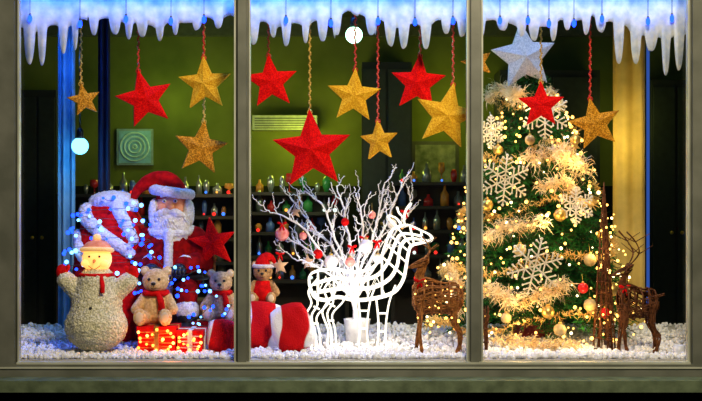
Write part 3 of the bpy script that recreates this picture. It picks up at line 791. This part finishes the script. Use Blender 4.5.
def shelf(name,px0,px1,y,ptops,d=.3,seed=2):
    random.seed(seed); x0,x1=WX(px0,y),WX(px1,y); m=MB(); zt=max(WZ(p,y) for p in ptops)
    wood=M('shelf_wood',(.04,.03,.02),scale=6,rough=.6)
    g=group(name,((x0+x1)/2,y,0))
    m.box((x0-.03,y,0),(x0,y+d,zt+.0)); m.box((x1,y,0),(x1+.03,y+d,zt+.0)); m.box((x0,y+d-.02,0),(x1,y+d,zt))
    for p in ptops: z=WZ(p,y); m.box((x0,y,z-.025),(x1,y+d,z))
    m.obj('shelf_frame',wood,smooth=False,parent=g)
    m=MB()
    for p in ptops:
        z=WZ(p,y); x=x0+.06
        while x<x1-.05:
            h=U(.08,.17); r=U(.018,.04); mi=random.choice([0,0,0,0,1,2,3,4]); yy=y+U(.07,.2)
            if R()<.5: m.lathe((x,yy,z),[(r,0),(r,h*.55),(r*.35,h*.75),(r*.3,h)],10,mi)
            elif R()<.5: m.lathe((x,yy,z),[(r*.8,0),(r*.15,.008),(r*.15,h*.4),(r,h*.6),(r*.85,h)],10,mi)
            else: m.lathe((x,yy,z),[(r*.5,0),(r,h*.3),(r*1.05,h*.6),(r*.5,h*.8)],10,mi)
            if R()<.5: m.ell((x,yy-r-.014,z+.014),U(.008,.017),5+int(R()*4),seg=8,rings=6)  # glowing dots added as coloured glints along the shelves
            x+=r*2+U(.01,.05)
    m.obj('glassware_and_glints',[M('clear_glassware',(.5,.55,.5),rough=.12,metal=.6),M('red_glassware',(.6,.03,.03),rough=.2),M('amber_glassware',(.7,.3,.05),rough=.2),M('green_glassware',(.05,.3,.08),rough=.2),M('blue_glassware',(.1,.2,.6),rough=.2),
        GLOW('glint_amber',(1,.35,.05),2.4),GLOW('glint_red',(1,.03,.02),1.6),GLOW('glint_white',(.7,.9,.8),1.6),GLOW('glint_blue',(.05,.2,1),2)],parent=g)
shelf('shelving_unit',60,235,3.3,(194,216,238,262,284),seed=2)
shelf('shelving_unit',250,345,3.3,(192,212,232,256,280),seed=3)
shelf('shelving_unit',395,485,3.3,(182,206,230,255,280),seed=4)
m=MB(); c=W(135,147,BY-.03); k=K(BY); m.box((c.x-18*k,BY-.04,c.z-18*k),(c.x+18*k,BY,c.z+18*k),0); m.box((c.x-16*k,BY-.045,c.z-16*k),(c.x+16*k,BY-.04,c.z+16*k),1)
for rr in(14,10,6,2): m.tube([c+Vector((math.cos(a)*rr*k,-.02,math.sin(a)*rr*k)) for a in [i*math.pi/14 for i in range(28)]],.008,5,2,closed=True)
m.obj('wall_fan',[M('fan_frame',(.25,.35,.45),rough=.5),M('fan_panel',(.25,.5,.85),rough=.7),M('fan_grille',(.5,.75,.95),rough=.5)],smooth=False)
m=MB(); c=W(435,165,BY); m.box((c.x-.2,BY-.03,c.z-.2),(c.x+.2,BY,c.z+.2),0); m.box((c.x-.17,BY-.035,c.z-.17),(c.x+.17,BY-.03,c.z+.17),1)
m.obj('notice_board',[M('board_frame',(.05,.05,.04),rough=.5),M('board_face',(.10,.12,.09),(.3,.3,.25),scale=14,rough=.7)],smooth=False)
m=MB(); c=W(286,124,BY); m.box((c.x-.27,BY-.2,c.z-.06),(c.x+.27,BY,c.z+.06),0)
for i in range(5): m.box((c.x-.25,BY-.205,c.z-.05+i*.02),(c.x+.25,BY-.2,c.z-.042+i*.02),1)
m.obj('wall_air_conditioner',[M('ac_body',(.4,.44,.38),rough=.4),M('ac_slots',(.08,.09,.07),rough=.5)],smooth=False)
boxobj('trim_2',(-RX,BY-.05,0),(RX,BY,WZ(186,BY)),M('lower_panel_shade',(.012,.014,.008),scale=5,rough=.7))  # lower panel raised and blackened to put shade across the back wall
boxobj('trim_3',(-RX,BY-.08,CH-.16),(RX,BY,CH),M('cornice_paint',(.1,.11,.07),rough=.7))
def cab(name,p0,p1,ptop,y0,mat):
    x0,x1=WX(p0,y0),WX(p1,y0); z1=WZ(ptop,y0); m=MB(); m.box((x0,y0,0),(x1,BY-.051,z1),0)
    n=2
    for i in range(n):
        a=x0+(x1-x0)*(i+.06)/n; b=x0+(x1-x0)*(i+.94)/n; m.box((a,y0-.015,.1),(b,y0,z1-.06),1); m.ell((b-.03 if i==0 else a+.03,y0-.03,z1*.5),.015,2)
    m.obj(name,[mat,M('cab_panel',(.03,.036,.024),rough=.5),brass],smooth=False)
cw=M('cabinet_wood',(.022,.025,.016),scale=4,rough=.6)
cab('tall_cabinet',362,412,62,3.75,cw); cab('tall_cabinet',20,56,90,3.75,cw); cab('tall_cabinet',500,600,70,3.75,cw); cab('tall_cabinet',652,700,80,3.75,cw)
def pendant(px,py,y,r,mat,shade):
    c=W(px,py,y); rr=r*K(y); m=MB()
    m.tube([c+Vector((0,0,rr)),(c.x,c.y,CH)],.006,6,0); m.ell(c,rr,1,seg=18,rings=12); m.lathe(c+Vector((0,0,rr*.8)),[(rr*.5,0),(rr*.4,.05),(.01,.07)],14,0)
    m.lathe((c.x,c.y,CH-.02),[(.05,0),(.05,.02)],14,0)
    m.obj('pendant_and_reflection_globe',[shade,mat])
pendant(354,35,.75,8.5,GLOW('pendant_bulb',(.45,1,.7),5),black)
pendant(80,146,1.3,8.5,GLOW('reflection_globe_cool',(.16,.62,1),4),black)  # glowing globe stands in for a street lamp's reflection in the glass
m=MB(); c=W(80,101,2.6); m.tube([c-Vector((.09,0,-.03)),c+Vector((.07,0,-.03))],.015,8,0); m.tube([c+Vector((.03,0,.05)),c+Vector((.10,0,.03))],.009,8,0)
m.tube([c,(c.x,c.y,CH)],.004,5,1); m.obj('warm_strip_lamp',[GLOW('amber_strip',(1,.4,.06),4),black])

# ================================================================ lights
lamp('pendant_green_light','POINT',W(354,46,.70),9,(.4,1,.6),.05)
lamp('reflection_globe_light','POINT',W(80,160,1.25),4,(.12,.6,1),.05)  # light added at the globe that stands in for the reflection
lamp('wall_washer_light','POINT',W(300,140,3.7),12,(.9,1,.08),.15)
lamp('wall_washer_light','POINT',W(165,100,3.7),7,(.7,1,.15),.15)
lamp('wall_washer_light','POINT',W(455,110,3.7),7,(.9,1,.1),.15)
lamp('wall_washer_light','POINT',W(625,120,3.6),3,(.8,.9,.2),.15)
lamp('shelf_light','POINT',W(200,170,2.9),5,(1,.8,.4),.1)
lamp('shelf_light','POINT',W(300,170,2.9),5,(.8,1,.5),.1)
lamp('added_front_light','AREA',(.8,-3.6,4.4),235,(1,.84,.56),.7,rot=(math.radians(52),0,math.radians(8)))  # unseen warm light added to brighten the stars from the front
lamp('blue_strip_front','AREA',(-.75,.045,2.61),9,(.05,.20,1),2.0,sy=.04,rot=(math.radians(14),0,0))
lamp('blue_strip_front','AREA',(1.0,.045,2.61),4,(.2,.4,1),1.4,sy=.04,rot=(math.radians(14),0,0))
lamp('blue_strip_back','AREA',(-.7,.55,2.80),26,(.03,.17,1),2.4,sy=.08,rot=(math.radians(-30),0,0))
lamp('white_strip_right','AREA',(1.3,.55,2.80),10,(.45,.62,1),.9,sy=.08,rot=(math.radians(-30),0,0))
lamp('blue_glow_sack','POINT',W(106,208,.36),3.8,(.015,.10,1),.05)
lamp('blue_glow_santa','POINT',W(140,268,.36),1.0,(.015,.08,1),.04)
lamp('blue_glow_gifts','POINT',W(236,316,.30),.5,(.015,.08,1),.04)
lamp('blue_curtain_lamp','POINT',W(60,60,1.25),4,(.03,.22,1),.05)
lamp('yellow_curtain_lamp','POINT',W(628,140,1.35),5.5,(1,.8,.25),.05)
lamp('reindeer_glow','POINT',W(357,283,RY),8,(1,.93,.82),.06)
for i,(px,py,e) in enumerate([(500,160,2.2),(575,165,2.4),(470,250,2.5),(545,225,2.6),(600,250,2),(520,320,2.4),(585,320,2.2),(530,110,1.8)]):
    p=surf(px,py,.13); lamp('tree_glow','POINT',p,e*.85,(1,.62,.20),.04)
lamp('gift_glow','POINT',W(172,336,.16),.8,(1,.25,.03),.03)

w=bpy.data.worlds.new('night'); bpy.context.scene.world=w; w.use_nodes=True
w.node_tree.nodes['Background'].inputs[0].default_value=(.02,.04,.09,1); w.node_tree.nodes['Background'].inputs[1].default_value=.15
sc=bpy.context.scene
try:
    sc.view_settings.view_transform='Standard'; sc.view_settings.look='None'; sc.view_settings.exposure=0
except Exception as e: print(e)
cd=bpy.data.cameras.new('camera'); cam=bpy.data.objects.new('camera',cd); sc.collection.objects.link(cam)
cam.location=(0,-D,CZ); cam.rotation_euler=(math.pi/2,0,0); cd.sensor_width=36; cd.lens=36*D/(702*S); sc.camera=cam
